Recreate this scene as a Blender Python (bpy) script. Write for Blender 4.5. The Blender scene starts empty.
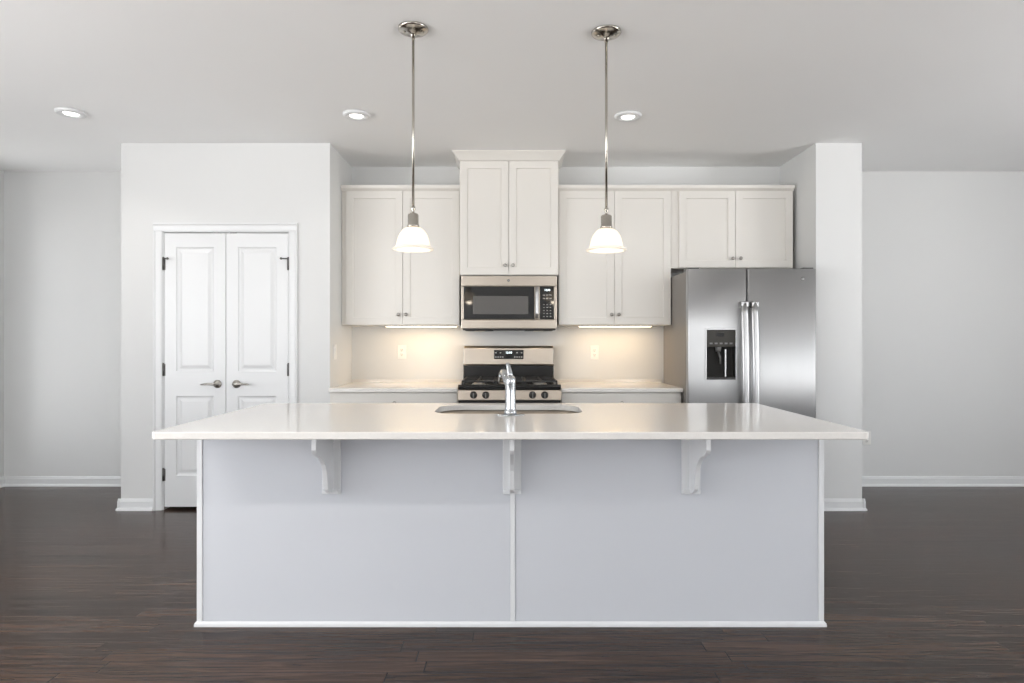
import bpy, bmesh, math
from mathutils import Vector, Matrix

# ------------------------------------------------------------------ camera, world, exposure
SC = bpy.context.scene
COL = SC.collection
PI = math.pi
F = 630.0                      # focal length in pixels of the 1024 wide frame
HC = 1.265                     # eye height
cam_d = bpy.data.cameras.new('camera')
cam_d.sensor_width = 36.0
cam_d.lens = F / 1024 * 36.0
cam_d.clip_start = 0.05
cam = bpy.data.objects.new('camera', cam_d)
COL.objects.link(cam)
cam.location = (0, 0, HC)
cam.rotation_euler = (PI / 2, 0, 0)
SC.camera = cam

world = bpy.data.worlds.new('daylight')
SC.world = world
world.use_nodes = True
bg = world.node_tree.nodes['Background']
# overcast sky above, ground glow below set brighter to lift the ceiling
W_SKY, W_GROUND_GLOW = 5.4, 12.0
_nt = world.node_tree
_tc = _nt.nodes.new('ShaderNodeTexCoord')
_sx = _nt.nodes.new('ShaderNodeSeparateXYZ')
_rp = _nt.nodes.new('ShaderNodeValToRGB')
_mr = _nt.nodes.new('ShaderNodeMapRange')
_mr.inputs[1].default_value, _mr.inputs[2].default_value = -0.25, 0.25
_nt.links.new(_tc.outputs['Generated'], _sx.inputs[0])
_nt.links.new(_sx.outputs['Z'], _mr.inputs[0])
_nt.links.new(_mr.outputs[0], _rp.inputs[0])
_rp.color_ramp.elements[0].color = (W_GROUND_GLOW, W_GROUND_GLOW * 0.99, W_GROUND_GLOW * 0.985, 1)
_rp.color_ramp.elements[1].color = (W_SKY * 0.90, W_SKY * 0.96, W_SKY * 1.03, 1)
_nt.links.new(_rp.outputs[0], bg.inputs[0])
bg.inputs[1].default_value = 1.0

SC.view_settings.view_transform = 'Standard'
SC.view_settings.look = 'None'
SC.view_settings.gamma = 1.0
SC.view_settings.use_curve_mapping = False
SC.view_settings.exposure = 0.05
SC.cycles.use_denoising = True
SC.cycles.max_bounces = 10
SC.cycles.diffuse_bounces = 6
SC.cycles.glossy_bounces = 4
SC.cycles.transmission_bounces = 6
SC.cycles.transparent_max_bounces = 8
SC.cycles.sample_clamp_indirect = 6.0
SC.cycles.caustics_reflective = False
SC.cycles.caustics_refractive = False

# room limits
XL, XR, YF, YB, ZC = -4.45, 5.3, -4.2, 5.52, 2.755
YK, YP = 5.373, 4.73           # kitchen back wall, pantry front wall

W_DOWN, W_ROOM, W_PEND, W_UNDER = 2.0, 24.0, 0.75, 0.95


def lamp(name, kind, loc, energy, color, rot=(0, 0, 0), **kw):
    l = bpy.data.lights.new(name, kind)
    l.energy = energy
    l.color = color
    for k, v in kw.items():
        if k == 'portal':
            l.cycles.is_portal = v
        else:
            setattr(l, k, v)
    o = bpy.data.objects.new(name, l)
    o.location = loc
    o.rotation_euler = rot
    COL.objects.link(o)
    return o


# unseen daylight openings: x0, x1, z0, z1 on the wall behind the camera; y0, y1, z0, z1 on the left wall
WIN_F = [(-4.2, -2.3, 0.4, 2.45), (2.3, 4.2, 0.4, 2.45)]
WIN_L = [(-2.9, -0.9, 0.4, 2.45), (-0.2, 2.2, 0.4, 2.45), (4.76, 5.04, 0.15, 2.3)]  # last one: slim opening added to brighten the far wall past the pantry
WIN_R = [(-2.9, -1.4, 0.4, 2.45), (0.9, 2.9, 0.4, 2.45)]  # right wall openings, added to brighten that side of the room
for a, b, c, d in WIN_F:
    lamp('daylight_portal', 'AREA', ((a + b) / 2, YF - 0.1, (c + d) / 2), 1, (1, 1, 1), (PI / 2, 0, 0),
         shape='RECTANGLE', size=b - a, size_y=d - c, portal=True)
for a, b, c, d in WIN_L:
    lamp('daylight_portal', 'AREA', (XL - 0.1, (a + b) / 2, (c + d) / 2), 1, (1, 1, 1), (PI / 2, 0, -PI / 2),
         shape='RECTANGLE', size=b - a, size_y=d - c, portal=True)
for a, b, c, d in WIN_R:
    lamp('daylight_portal', 'AREA', (XR + 0.1, (a + b) / 2, (c + d) / 2), 1, (1, 1, 1), (PI / 2, 0, PI / 2),
         shape='RECTANGLE', size=b - a, size_y=d - c, portal=True)


def P(px, py, d):
    """photo pixel at depth d -> point"""
    return Vector(((px - 512) / F * d, d, HC - (py - 341.5) / F * d))


def PX(px, d):
    return (px - 512) / F * d


def PZ(py, d):
    return HC - (py - 341.5) / F * d


# ------------------------------------------------------------------ materials
def mat(name, col, rough=0.5, metal=0.0, spec=0.5, coat=0.0, coat_rough=0.05):
    m = bpy.data.materials.new(name)
    m.use_nodes = True
    b = m.node_tree.nodes['Principled BSDF']
    b.inputs['Base Color'].default_value = (*col, 1)
    b.inputs['Roughness'].default_value = rough
    b.inputs['Metallic'].default_value = metal
    b.inputs['Specular IOR Level'].default_value = spec
    b.inputs['Coat Weight'].default_value = coat
    b.inputs['Coat Roughness'].default_value = coat_rough
    return m


def N(m, kind, **kw):
    n = m.node_tree.nodes.new(kind)
    for k, v in kw.items():
        setattr(n, k, v)
    return n


def L(m, a, b):
    m.node_tree.links.new(a, b)


def bsdf(m):
    return m.node_tree.nodes['Principled BSDF']


def paint(name, col, rough, bump=0.02, scale=260.0, var=0.02):
    m = mat(name, col, rough)
    tc = N(m, 'ShaderNodeTexCoord')
    nz = N(m, 'ShaderNodeTexNoise')
    nz.inputs['Scale'].default_value = scale
    nz.inputs['Detail'].default_value = 3
    L(m, tc.outputs['Object'], nz.inputs['Vector'])
    bp = N(m, 'ShaderNodeBump')
    bp.inputs['Strength'].default_value = bump
    bp.inputs['Distance'].default_value = 0.002
    L(m, nz.outputs['Fac'], bp.inputs['Height'])
    L(m, bp.outputs['Normal'], bsdf(m).inputs['Normal'])
    n2 = N(m, 'ShaderNodeTexNoise')
    n2.inputs['Scale'].default_value = 1.3
    L(m, tc.outputs['Object'], n2.inputs['Vector'])
    mx = N(m, 'ShaderNodeMix', data_type='RGBA')
    mx.inputs[6].default_value = (*[c * (1 - var) for c in col], 1)
    mx.inputs[7].default_value = (*[min(1, c * (1 + var)) for c in col], 1)
    L(m, n2.outputs['Fac'], mx.inputs[0])
    L(m, mx.outputs[2], bsdf(m).inputs['Base Color'])
    return m


def brushed(name, col, rough, axis=0, strength=0.06):
    """brushed metal: fine noise stretched along one axis"""
    m = mat(name, col, rough, 1.0)
    tc = N(m, 'ShaderNodeTexCoord')
    mp = N(m, 'ShaderNodeMapping')
    s = [420, 420, 420]
    s[axis] = 3
    mp.inputs['Scale'].default_value = s
    L(m, tc.outputs['Object'], mp.inputs['Vector'])
    nz = N(m, 'ShaderNodeTexNoise')
    nz.inputs['Scale'].default_value = 1.0
    nz.inputs['Detail'].default_value = 2
    L(m, mp.outputs['Vector'], nz.inputs['Vector'])
    mr = N(m, 'ShaderNodeMapRange')
    mr.inputs[3].default_value = rough - 0.06
    mr.inputs[4].default_value = rough + 0.08
    L(m, nz.outputs['Fac'], mr.inputs[0])
    L(m, mr.outputs[0], bsdf(m).inputs['Roughness'])
    bp = N(m, 'ShaderNodeBump')
    bp.inputs['Strength'].default_value = strength
    bp.inputs['Distance'].default_value = 0.001
    L(m, nz.outputs['Fac'], bp.inputs['Height'])
    L(m, bp.outputs['Normal'], bsdf(m).inputs['Normal'])
    return m


def emit(name, col, strength):
    m = mat(name, col, 0.4)
    bsdf(m).inputs['Emission Color'].default_value = (*col, 1)
    bsdf(m).inputs['Emission Strength'].default_value = strength
    return m


def wood_floor():
    m = mat('dark_plank_wood', (0.05, 0.035, 0.03), 0.25)
    b = bsdf(m)
    tc = N(m, 'ShaderNodeTexCoord')
    sp = N(m, 'ShaderNodeSeparateXYZ')
    L(m, tc.outputs['Object'], sp.inputs[0])

    def M(op, a, c=None):
        n = N(m, 'ShaderNodeMath', operation=op)
        for i, v in enumerate((a, c)):
            if v is None:
                continue
            if isinstance(v, (int, float)):
                n.inputs[i].default_value = v
            else:
                L(m, v, n.inputs[i])
        return n.outputs[0]
    PW, PL = 0.083, 1.25
    yr = M('DIVIDE', sp.outputs['Y'], PW)
    row = M('FLOOR', yr)
    fy = M('FRACT', yr)
    wn = N(m, 'ShaderNodeTexWhiteNoise', noise_dimensions='1D')
    L(m, row, wn.inputs['W'])
    xr = M('ADD', M('DIVIDE', sp.outputs['X'], PL), M('MULTIPLY', wn.outputs['Value'], 17.3))
    idx = M('FLOOR', xr)
    fx = M('FRACT', xr)
    cb = N(m, 'ShaderNodeCombineXYZ')
    L(m, row, cb.inputs[0])
    L(m, idx, cb.inputs[1])
    w2 = N(m, 'ShaderNodeTexWhiteNoise', noise_dimensions='2D')
    L(m, cb.outputs[0], w2.inputs['Vector'])
    # grain: noise stretched along x, shifted per plank
    off = N(m, 'ShaderNodeCombineXYZ')
    L(m, M('MULTIPLY', sp.outputs['X'], 1.6), off.inputs[0])
    L(m, M('MULTIPLY', sp.outputs['Y'], 26.0), off.inputs[1])
    L(m, M('MULTIPLY', w2.outputs['Value'], 40.0), off.inputs[2])
    g = N(m, 'ShaderNodeTexNoise')
    g.inputs['Scale'].default_value = 1.6
    g.inputs['Detail'].default_value = 6
    g.inputs['Roughness'].default_value = 0.65
    g.inputs['Distortion'].default_value = 0.8
    L(m, off.outputs[0], g.inputs['Vector'])
    ramp = N(m, 'ShaderNodeValToRGB')
    e = ramp.color_ramp.elements
    e[0].position, e[0].color = 0.30, (0.013, 0.009, 0.008, 1)
    e[1].position, e[1].color = 0.74, (0.115, 0.066, 0.044, 1)
    mid = e.new(0.5)
    mid.color = (0.050, 0.030, 0.021, 1)
    L(m, M('ADD', M('MULTIPLY', g.outputs['Fac'], 0.84), M('MULTIPLY', w2.outputs['Value'], 0.13)), ramp.inputs[0])
    # joints
    gy = M('LESS_THAN', M('MINIMUM', fy, M('SUBTRACT', 1.0, fy)), 0.012)
    gx = M('LESS_THAN', M('MINIMUM', fx, M('SUBTRACT', 1.0, fx)), 0.0022)
    gap = M('MAXIMUM', gy, gx)
    mx = N(m, 'ShaderNodeMix', data_type='RGBA')
    L(m, gap, mx.inputs[0])
    L(m, ramp.outputs[0], mx.inputs[6])
    mx.inputs[7].default_value = (0.010, 0.007, 0.006, 1)
    L(m, mx.outputs[2], b.inputs['Base Color'])
    rr = N(m, 'ShaderNodeMapRange')
    rr.inputs[3].default_value = 0.10
    rr.inputs[4].default_value = 0.30
    L(m, g.outputs['Fac'], rr.inputs[0])
    L(m, rr.outputs[0], b.inputs['Roughness'])
    bp = N(m, 'ShaderNodeBump')
    bp.inputs['Strength'].default_value = 0.22
    bp.inputs['Distance'].default_value = 0.003
    L(m, M('SUBTRACT', M('ADD', g.outputs['Fac'], M('MULTIPLY', w2.outputs['Value'], 0.35)), gap), bp.inputs['Height'])
    L(m, bp.outputs['Normal'], b.inputs['Normal'])
    b.inputs['Specular IOR Level'].default_value = 0.17
    b.inputs['Coat Weight'].default_value = 0.04
    b.inputs['Coat Roughness'].default_value = 0.1
    return m


def quartz(name, col):
    m = mat(name, col, 0.13, spec=0.55)
    tc = N(m, 'ShaderNodeTexCoord')
    nz = N(m, 'ShaderNodeTexNoise')
    nz.inputs['Scale'].default_value = 90
    nz.inputs['Detail'].default_value = 4
    L(m, tc.outputs['Object'], nz.inputs['Vector'])
    mx = N(m, 'ShaderNodeMix', data_type='RGBA')
    mx.inputs[6].default_value = (*[c * 0.95 for c in col], 1)
    mx.inputs[7].default_value = (*[min(1, c * 1.03) for c in col], 1)
    L(m, nz.outputs['Fac'], mx.inputs[0])
    L(m, mx.outputs[2], bsdf(m).inputs['Base Color'])
    return m


def thin_glass():
    m = bpy.data.materials.new('window_glass')
    m.use_nodes = True
    nt = m.node_tree
    nt.nodes.remove(nt.nodes['Principled BSDF'])
    tr = N(m, 'ShaderNodeBsdfTransparent')
    gl = N(m, 'ShaderNodeBsdfGlossy')
    gl.inputs['Roughness'].default_value = 0.02
    mx = N(m, 'ShaderNodeMixShader')
    mx.inputs[0].default_value = 0.06
    L(m, tr.outputs[0], mx.inputs[1])
    L(m, gl.outputs[0], mx.inputs[2])
    L(m, mx.outputs[0], nt.nodes['Material Output'].inputs[0])
    return m


def opal_glass():
    m = bpy.data.materials.new('opal_shade_glass')
    m.use_nodes = True
    nt = m.node_tree
    b = bsdf(m)
    b.inputs['Base Color'].default_value = (0.93, 0.92, 0.90, 1)
    b.inputs['Roughness'].default_value = 0.12
    tl = N(m, 'ShaderNodeBsdfTranslucent')
    tl.inputs[0].default_value = (0.95, 0.92, 0.88, 1)
    mx = N(m, 'ShaderNodeMixShader')
    mx.inputs[0].default_value = 0.55
    L(m, b.outputs[0], mx.inputs[1])
    L(m, tl.outputs[0], mx.inputs[2])
    L(m, mx.outputs[0], nt.nodes['Material Output'].inputs[0])
    return m


M_WALL = paint('wall_paint', (0.72, 0.725, 0.72), 0.6)
M_CEIL = paint('ceiling_paint', (0.89, 0.892, 0.89), 0.75)
M_TRIM = paint('white_trim_paint', (0.77, 0.78, 0.785), 0.32, 0.008)
M_CAB = paint('white_cabinet_paint', (0.76, 0.735, 0.69), 0.38, 0.008)
M_ISL = paint('island_paint', (0.625, 0.642, 0.68), 0.42, 0.01)
M_ISLT = paint('island_trim_paint', (0.78, 0.79, 0.80), 0.38, 0.008)
M_FLOOR = wood_floor()
M_TOP = quartz('white_quartz', (0.80, 0.775, 0.74))
M_STEEL = brushed('brushed_steel', (0.55, 0.49, 0.42), 0.32, 0)
M_STEELV = brushed('brushed_steel_door', (0.40, 0.40, 0.40), 0.42, 2)
_tg = N(M_STEELV, 'ShaderNodeTangent', direction_type='RADIAL', axis='Z')
L(M_STEELV, _tg.outputs[0], bsdf(M_STEELV).inputs['Tangent'])
bsdf(M_STEELV).inputs['Anisotropic'].default_value = 0.8
M_HANDLE = brushed('bright_steel', (0.42, 0.42, 0.42), 0.3, 2, 0.02)
M_SINK = brushed('sink_steel', (0.46, 0.40, 0.33), 0.3, 0)
M_CHROME = mat('chrome', (0.50, 0.52, 0.54), 0.15, 1.0)
M_NICKEL = brushed('satin_nickel', (0.42, 0.40, 0.37), 0.28, 2, 0.02)
M_PENDM = brushed('pendant_nickel', (0.50, 0.47, 0.42), 0.2, 2, 0.02)
M_DARKM = mat('dark_hinge_metal', (0.16, 0.155, 0.15), 0.4, 1.0)
M_BLACK = mat('black_enamel', (0.014, 0.014, 0.014), 0.22)
M_BLACKP = mat('black_plastic', (0.02, 0.019, 0.018), 0.35)
M_GLASSB = mat('black_glass', (0.010, 0.010, 0.010), 0.05, spec=0.7)
M_SCREEN = mat('oven_window_mesh', (0.11, 0.105, 0.10), 0.22)
M_IRON = mat('cast_iron', (0.022, 0.022, 0.022), 0.36)
M_FSIDE = paint('fridge_side_paint', (0.20, 0.185, 0.17), 0.42, 0.05, 700)
M_GREY = mat('grey_plastic', (0.16, 0.16, 0.155), 0.35)
M_PANEL = mat('dispenser_panel_plastic', (0.045, 0.042, 0.036), 0.5, spec=0.3)
M_MARK = mat('pale_print', (0.62, 0.62, 0.62), 0.4)
M_DIGIT = emit('lit_display_digits', (0.85, 0.95, 1.0), 2.5)
M_PLATE = mat('white_outlet_plastic', (0.86, 0.85, 0.82), 0.3)
M_SLOT = mat('slot_dark', (0.016, 0.015, 0.013), 0.6, spec=0.25)
M_GLASS = thin_glass()
M_OPAL = opal_glass()
M_BULB = emit('frosted_bulb', (1.0, 0.86, 0.68), 6.0)
M_DLENS = emit('downlight_lens', (1.0, 0.97, 0.92), 6.0)
M_ULENS = emit('under_cabinet_lens', (1.0, 0.85, 0.58), 5.0)
M_CLENS = emit('cooktop_lamp_lens', (1.0, 0.85, 0.6), 0.25)
M_DARKIN = mat('dark_interior', (0.03, 0.03, 0.03), 0.8)


# ------------------------------------------------------------------ mesh builder
class MB:
    def __init__(self):
        self.bm = bmesh.new()

    def face(self, vs, smooth=False):
        try:
            f = self.bm.faces.new(vs)
            f.smooth = smooth
            return f
        except ValueError:
            return None

    def box(self, x0, x1, y0, y1, z0, z1, bev=0.0, seg=2):
        t = bmesh.new()
        bmesh.ops.create_cube(t, size=1.0)
        for v in t.verts:
            v.co = Vector(((x0 + x1) / 2 + v.co.x * (x1 - x0), (y0 + y1) / 2 + v.co.y * (y1 - y0),
                           (z0 + z1) / 2 + v.co.z * (z1 - z0)))
        if bev > 0:
            bmesh.ops.bevel(t, geom=list(t.edges), offset=bev, segments=seg, profile=0.5, affect='EDGES')
        self.merge(t)
        return self

    def merge(self, t, M=None):
        if M is not None:
            bmesh.ops.transform(t, matrix=M, verts=list(t.verts))
        vm = {v: self.bm.verts.new(v.co) for v in t.verts}
        for f in t.faces:
            nf = self.face([vm[v] for v in f.verts])
            if nf:
                nf.smooth = f.smooth
        t.free()

    def rings(self, loops, close=True, cap0=True, cap1=True, smooth=False):
        """skin a list of equally long point loops"""
        R = [[self.bm.verts.new(p) for p in lp] for lp in loops]
        n = len(R[0])
        for a, b in zip(R, R[1:]):
            for i in range(n if close else n - 1):
                j = (i + 1) % n
                self.face([a[i], a[j], b[j], b[i]], smooth)
        if cap0:
            self.face(list(reversed(R[0])))
        if cap1:
            self.face(R[-1])
        return self

    def prism(self, pts, axis, a, b, bev=0.0):
        """pts: outline in the two other axes (in xyz order); extruded along axis from a to b"""
        def mk(p, t):
            q = list(p)
            q.insert(axis, t)
            return Vector(q)
        t = bmesh.new()
        A = [t.verts.new(mk(p, a)) for p in pts]
        B = [t.verts.new(mk(p, b)) for p in pts]
        t.faces.new(A)
        t.faces.new(list(reversed(B)))
        for i in range(len(pts)):
            j = (i + 1) % len(pts)
            t.faces.new([A[j], A[i], B[i], B[j]])
        bmesh.ops.recalc_face_normals(t, faces=list(t.faces))
        if bev > 0:
            es = [e for e in t.edges if e.calc_face_angle(0) > 0.5]
            bmesh.ops.bevel(t, geom=es, offset=bev, segments=2, profile=0.5, affect='EDGES')
        self.merge(t)
        return self

    def lathe(self, prof, c, axis='z', n=28, sx=1.0):
        """prof: (radius, height along axis) from one end to the other"""
        loops = []
        for r, h in prof:
            lp = []
            for i in range(n):
                a = 2 * PI * i / n
                u, v = max(r, 1e-5) * math.cos(a) * sx, max(r, 1e-5) * math.sin(a)
                if axis == 'z':
                    lp.append(Vector((c[0] + u, c[1] + v, c[2] + h)))
                elif axis == '-y':                  # heights run towards the camera
                    lp.append(Vector((c[0] + u, c[1] - h, c[2] + v)))
                else:                               # x
                    lp.append(Vector((c[0] + h, c[1] + u, c[2] + v)))
            loops.append(lp)
        self.rings(loops, smooth=True)
        return self

    def tube(self, pts, r, n=14, flat=1.0, up=None):
        pts = [Vector(p) for p in pts]
        rs = r if isinstance(r, (list, tuple)) else [r] * len(pts)
        loops = []
        u = None
        for i, p in enumerate(pts):
            d = (pts[min(i + 1, len(pts) - 1)] - pts[max(i - 1, 0)]).normalized()
            if u is None:
                ref = up or (Vector((0, 0, 1)) if abs(d.z) < 0.9 else Vector((1, 0, 0)))
                u = (ref - d * ref.dot(d)).normalized()
            else:
                u = (u - d * u.dot(d)).normalized()
            v = d.cross(u)
            loops.append([p + u * math.cos(2 * PI * k / n) * rs[i] * flat + v * math.sin(2 * PI * k / n) * rs[i]
                          for k in range(n)])
        self.rings(loops, smooth=True)
        return self

    def panel_door(self, x0, x1, z0, z1, yf, th, cells, prof, edge=0.002):
        """a slab facing -y whose front carries sunk rectangles.
        cells: (cell z0, cell z1, inset left, inset right, inset bottom, inset top); prof: (inset, depth) steps"""
        def rect(a, b, c, d, y):
            return [Vector((a, y, c)), Vector((b, y, c)), Vector((b, y, d)), Vector((a, y, d))]
        e = edge
        # back and sides
        back = rect(x0, x1, z0, z1, yf + th)
        side = rect(x0, x1, z0, z1, yf + e)
        front = rect(x0 + e, x1 - e, z0 + e, z1 - e, yf)
        self.rings([back, side, front], cap0=True, cap1=False)
        n = len(cells)
        for k, (ca, cb, il, ir, ib, it) in enumerate(cells):
            a = x0 + e
            b = x1 - e
            c = z0 + e if k == 0 else ca
            d = z1 - e if k == n - 1 else cb
            L_ = [rect(a, b, c, d, yf)]
            ix0, ix1, iz0, iz1 = x0 + il, x1 - ir, ca + ib, cb - it
            for ins, dep in prof:
                L_.append(rect(ix0 + ins, ix1 - ins, iz0 + ins, iz1 - ins, yf + dep))
            self.rings(L_, cap0=False, cap1=True)
        return self

    def build(self, name, material, parent=None, smooth_angle=None, merge_by=1e-6):
        bm = self.bm
        bmesh.ops.remove_doubles(bm, verts=list(bm.verts), dist=max(merge_by, 1e-6))
        bmesh.ops.recalc_face_normals(bm, faces=list(bm.faces))
        org = Vector((0, 0, 0))
        p = parent
        while p is not None:
            org += p.location
            p = p.parent
        bmesh.ops.translate(bm, vec=-org, verts=list(bm.verts))
        me = bpy.data.meshes.new(name)
        bm.to_mesh(me)
        bm.free()
        me.materials.append(material)
        o = bpy.data.objects.new(name, me)
        COL.objects.link(o)
        if parent is not None:
            o.parent = parent
        return o


def add_print(o, mb, material):
    """printed marks: extra faces in the part's own mesh with a second material"""
    me = o.data
    org = Vector((0, 0, 0))
    p = o.parent
    while p is not None:
        org += p.location
        p = p.parent
    bmesh.ops.translate(mb.bm, vec=-org, verts=list(mb.bm.verts))
    me.materials.append(material)
    k = len(me.materials) - 1
    for f in mb.bm.faces:
        f.material_index = k
    t = bpy.data.meshes.new('print')
    mb.bm.to_mesh(t)
    mb.bm.free()
    b = bmesh.new()
    b.from_mesh(me)
    n0 = len(b.faces)
    b.from_mesh(t)
    b.faces.ensure_lookup_table()
    for f in b.faces[n0:]:
        f.material_index = k
    b.to_mesh(me)
    b.free()
    bpy.data.meshes.remove(t)


def thing(name, label, cat, loc, group=None):
    o = bpy.data.objects.new(name, None)
    o.empty_display_size = 0.1
    o.location = loc
    COL.objects.link(o)
    o['label'] = label
    o['category'] = cat
    if group:
        o['group'] = group
    return o


def tag(o, label, cat, group=None):
    o['label'] = label
    o['category'] = cat
    if group:
        o['group'] = group
    return o


def struct(o, label=None, cat=None):
    o['kind'] = 'structure'
    if label:
        o['label'] = label
        o['category'] = cat
    return o


def copy_tree(o, parent=None):
    c = o.copy()
    COL.objects.link(c)
    if parent is not None:
        c.parent = parent
    for ch in list(o.children):
        copy_tree(ch, c)
    return c


def rrect(x0, x1, y0, y1, r, n=6):
    pts = []
    for cx, cy, a0 in ((x1 - r, y0 + r, -PI / 2), (x1 - r, y1 - r, 0), (x0 + r, y1 - r, PI / 2), (x0 + r, y0 + r, PI)):
        for i in range(n + 1):
            a = a0 + PI / 2 * i / n
            pts.append((cx + r * math.cos(a), cy + r * math.sin(a)))
    return pts


def inset_poly(x0, x1, y0, y1, r, n, ins):
    return rrect(x0 + ins, x1 - ins, y0 + ins, y1 - ins, max(r - ins, 0.001), n)


def text_mesh(name, s, size, loc, material, parent, depth=0.0006):
    """lettering standing upright, facing the camera side"""
    cu = bpy.data.curves.new(name, 'FONT')
    cu.body = s
    cu.size = size
    cu.align_x = 'CENTER'
    cu.align_y = 'CENTER'
    cu.extrude = depth
    ob = bpy.data.objects.new(name, cu)
    COL.objects.link(ob)
    bpy.context.view_layer.update()
    dg = bpy.context.evaluated_depsgraph_get()
    me = bpy.data.meshes.new_from_object(ob.evaluated_get(dg))
    bpy.data.objects.remove(ob)
    me.transform(Matrix.Rotation(PI / 2, 4, 'X'))
    org = Vector((0, 0, 0))
    p = parent
    while p is not None:
        org += p.location
        p = p.parent
    me.transform(Matrix.Translation(Vector(loc) - org))
    me.materials.clear()
    me.materials.append(material)
    o = bpy.data.objects.new(name, me)
    COL.objects.link(o)
    o.parent = parent
    return o


# ------------------------------------------------------------------ the setting
T = 0.12
struct(MB().box(XL - T, XR + T, YF - T, YB + T, -0.1, 0).build('floor', M_FLOOR),
       'dark brown glossy plank wood floor', 'floor')
struct(MB().box(XL - T, XR + T, YF - T, YB + T, ZC, ZC + 0.1).build('ceiling', M_CEIL),
       'plain white painted ceiling', 'ceiling')
struct(MB().box(XL - T, XR + T, YB, YB + T, 0, ZC).build('wall_back', M_WALL),
       'pale grey wall at the far end of the room', 'wall')


def wall_with_openings(name, horiz, c0, c1, a0, a1, wins, label):
    """wall slab between c0 and c1; runs a0..a1; openings (b0,b1,z0,z1)"""
    m = MB()

    def put(a, b, z0, z1):
        if b - a < 1e-4 or z1 - z0 < 1e-4:
            return
        if horiz:
            m.box(a, b, c0, c1, z0, z1)
        else:
            m.box(c0, c1, a, b, z0, z1)
    x = a0
    for b0, b1, z0, z1 in wins:
        put(x, b0, 0, ZC)
        put(b0, b1, 0, z0)
        put(b0, b1, z1, ZC)
        x = b1
    put(x, a1, 0, ZC)
    return struct(m.build(name, M_WALL), label, 'wall')


wall_with_openings('wall_front', True, YF - T, YF, XL - T, XR + T, WIN_F, 'window wall behind the viewer')
wall_with_openings('wall_left', False, XL - T, XL, YF, YB, WIN_L, 'pale grey side wall at the far edge past the pantry')


wall_with_openings('wall_right', False, XR, XR + T, YF, YB, WIN_R, 'pale grey side wall out past the fridge')


def make_window(n, horiz, a, b, z0, z1, xw=XL, sg=-1):
    m = MB()
    w = 0.05
    rails = [(a, a + w, z0, z1), (b - w, b, z0, z1), (a + w, b - w, z0, z0 + w), (a + w, b - w, z1 - w, z1),
             (a + w, b - w, (z0 + z1) / 2 - 0.02, (z0 + z1) / 2 + 0.02)]
    for p, q, r, s in rails:
        if horiz:
            m.box(p, q, YF - 0.09, YF - 0.03, r, s)
        else:
            m.box(min(xw + sg * 0.09, xw + sg * 0.03), max(xw + sg * 0.09, xw + sg * 0.03), p, q, r, s)
    o = struct(m.build('window_%d' % n, M_TRIM), 'unseen tall white framed window number %d letting in daylight' % n, 'window')
    g = MB()
    if horiz:
        g.box(a + 0.02, b - 0.02, YF - 0.064, YF - 0.058, z0 + 0.02, z1 - 0.02)
    else:
        g.box(xw + sg * 0.061 - 0.003, xw + sg * 0.061 + 0.003, a + 0.02, b - 0.02, z0 + 0.02, z1 - 0.02)
    g.build('pane', M_GLASS, o)


k = 1
for a, b, c, d in WIN_F:
    make_window(k, True, a, b, c, d)
    k += 1
for a, b, c, d in WIN_L:
    make_window(k, False, a, b, c, d)
    k += 1
for a, b, c, d in WIN_R:
    make_window(k, False, a, b, c, d, XR, 1)
    k += 1

# kitchen alcove back wall and the two wall blocks that frame it
PL0, PL1 = PX(121, YP), PX(330, YP)         # pantry block, left and right faces
RB0, RB1 = PX(816, YP), PX(862, YP)         # block beyond the fridge
DX0, DX1 = PX(162.5, YP), PX(289.5, YP)     # pantry door opening
DZ1 = PZ(231.5, YP)
struct(MB().box(PL1, RB0, YK, YB, 0, ZC).build('wall_kitchen', M_WALL),
       'painted wall behind the range and upper cabinets', 'wall')
m = MB()
m.box(PL0, DX0, YP, YP + T, 0, ZC)
m.box(DX1, PL1, YP, YP + T, 0, ZC)
m.box(DX0, DX1, YP, YP + T, DZ1, ZC)
m.box(PL0, PL0 + T, YP + T, YB, 0, ZC)
m.box(PL1 - T, PL1, YP + T, YB, 0, ZC)
struct(m.build('wall_pantry', M_WALL), 'pale wall block holding the white double pantry doors', 'wall')
struct(MB().box(RB0, RB1, YP, YB, 0, ZC).build('wall_refrigerator', M_WALL),
       'pale wall block standing beside the steel refrigerator', 'wall')

BB_PROF = [(0, 0), (0.030, 0), (0.029, 0.008), (0.024, 0.016), (0.015, 0.021), (0.014, 0.066), (0.010, 0.072), (0.007, 0.082), (0.0, 0.086)]


def baseboard(name, runs, label):
    """runs: (axis, a, b, face coordinate, outward sign)"""
    m = MB()
    for ax, a, b, f, s in runs:
        if ax == 'x':
            m.prism([(f + s * d, z) for d, z in BB_PROF], 0, a, b)
        else:
            m.prism([(f + s * d, z) for d, z in BB_PROF], 1, a, b)
    return struct(m.build(name, M_TRIM), label, 'baseboard')


CW = 0.062                                   # casing width
baseboard('baseboard_back', [('x', XL + 0.02, PL0, YB, -1)], 'white baseboard along the far wall past the pantry')
baseboard('baseboard_far', [('x', RB1, XR - 0.02, YB, -1)], 'white baseboard along the far wall past the fridge')
baseboard('baseboard_left', [('y', YF, YB, XL, 1)], 'white baseboard on the side wall past the pantry')
baseboard('baseboard_right', [('y', YF, YB, XR, -1)], 'white baseboard on the side wall past the fridge')
baseboard('baseboard_pantry', [('x', PL0 - 0.02, DX0 - CW, YP, -1), ('x', DX1 + CW, PL1, YP, -1), ('y', YP - 0.02, YB - 0.02, PL0, -1)],
          'white baseboard wrapping the foot of the pantry wall block')
baseboard('baseboard_refrigerator', [('x', RB0, RB1 + 0.02, YP, -1), ('y', YP - 0.02, YB - 0.02, RB1, 1)],
          'white baseboard wrapping the wall block beside the fridge')

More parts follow.
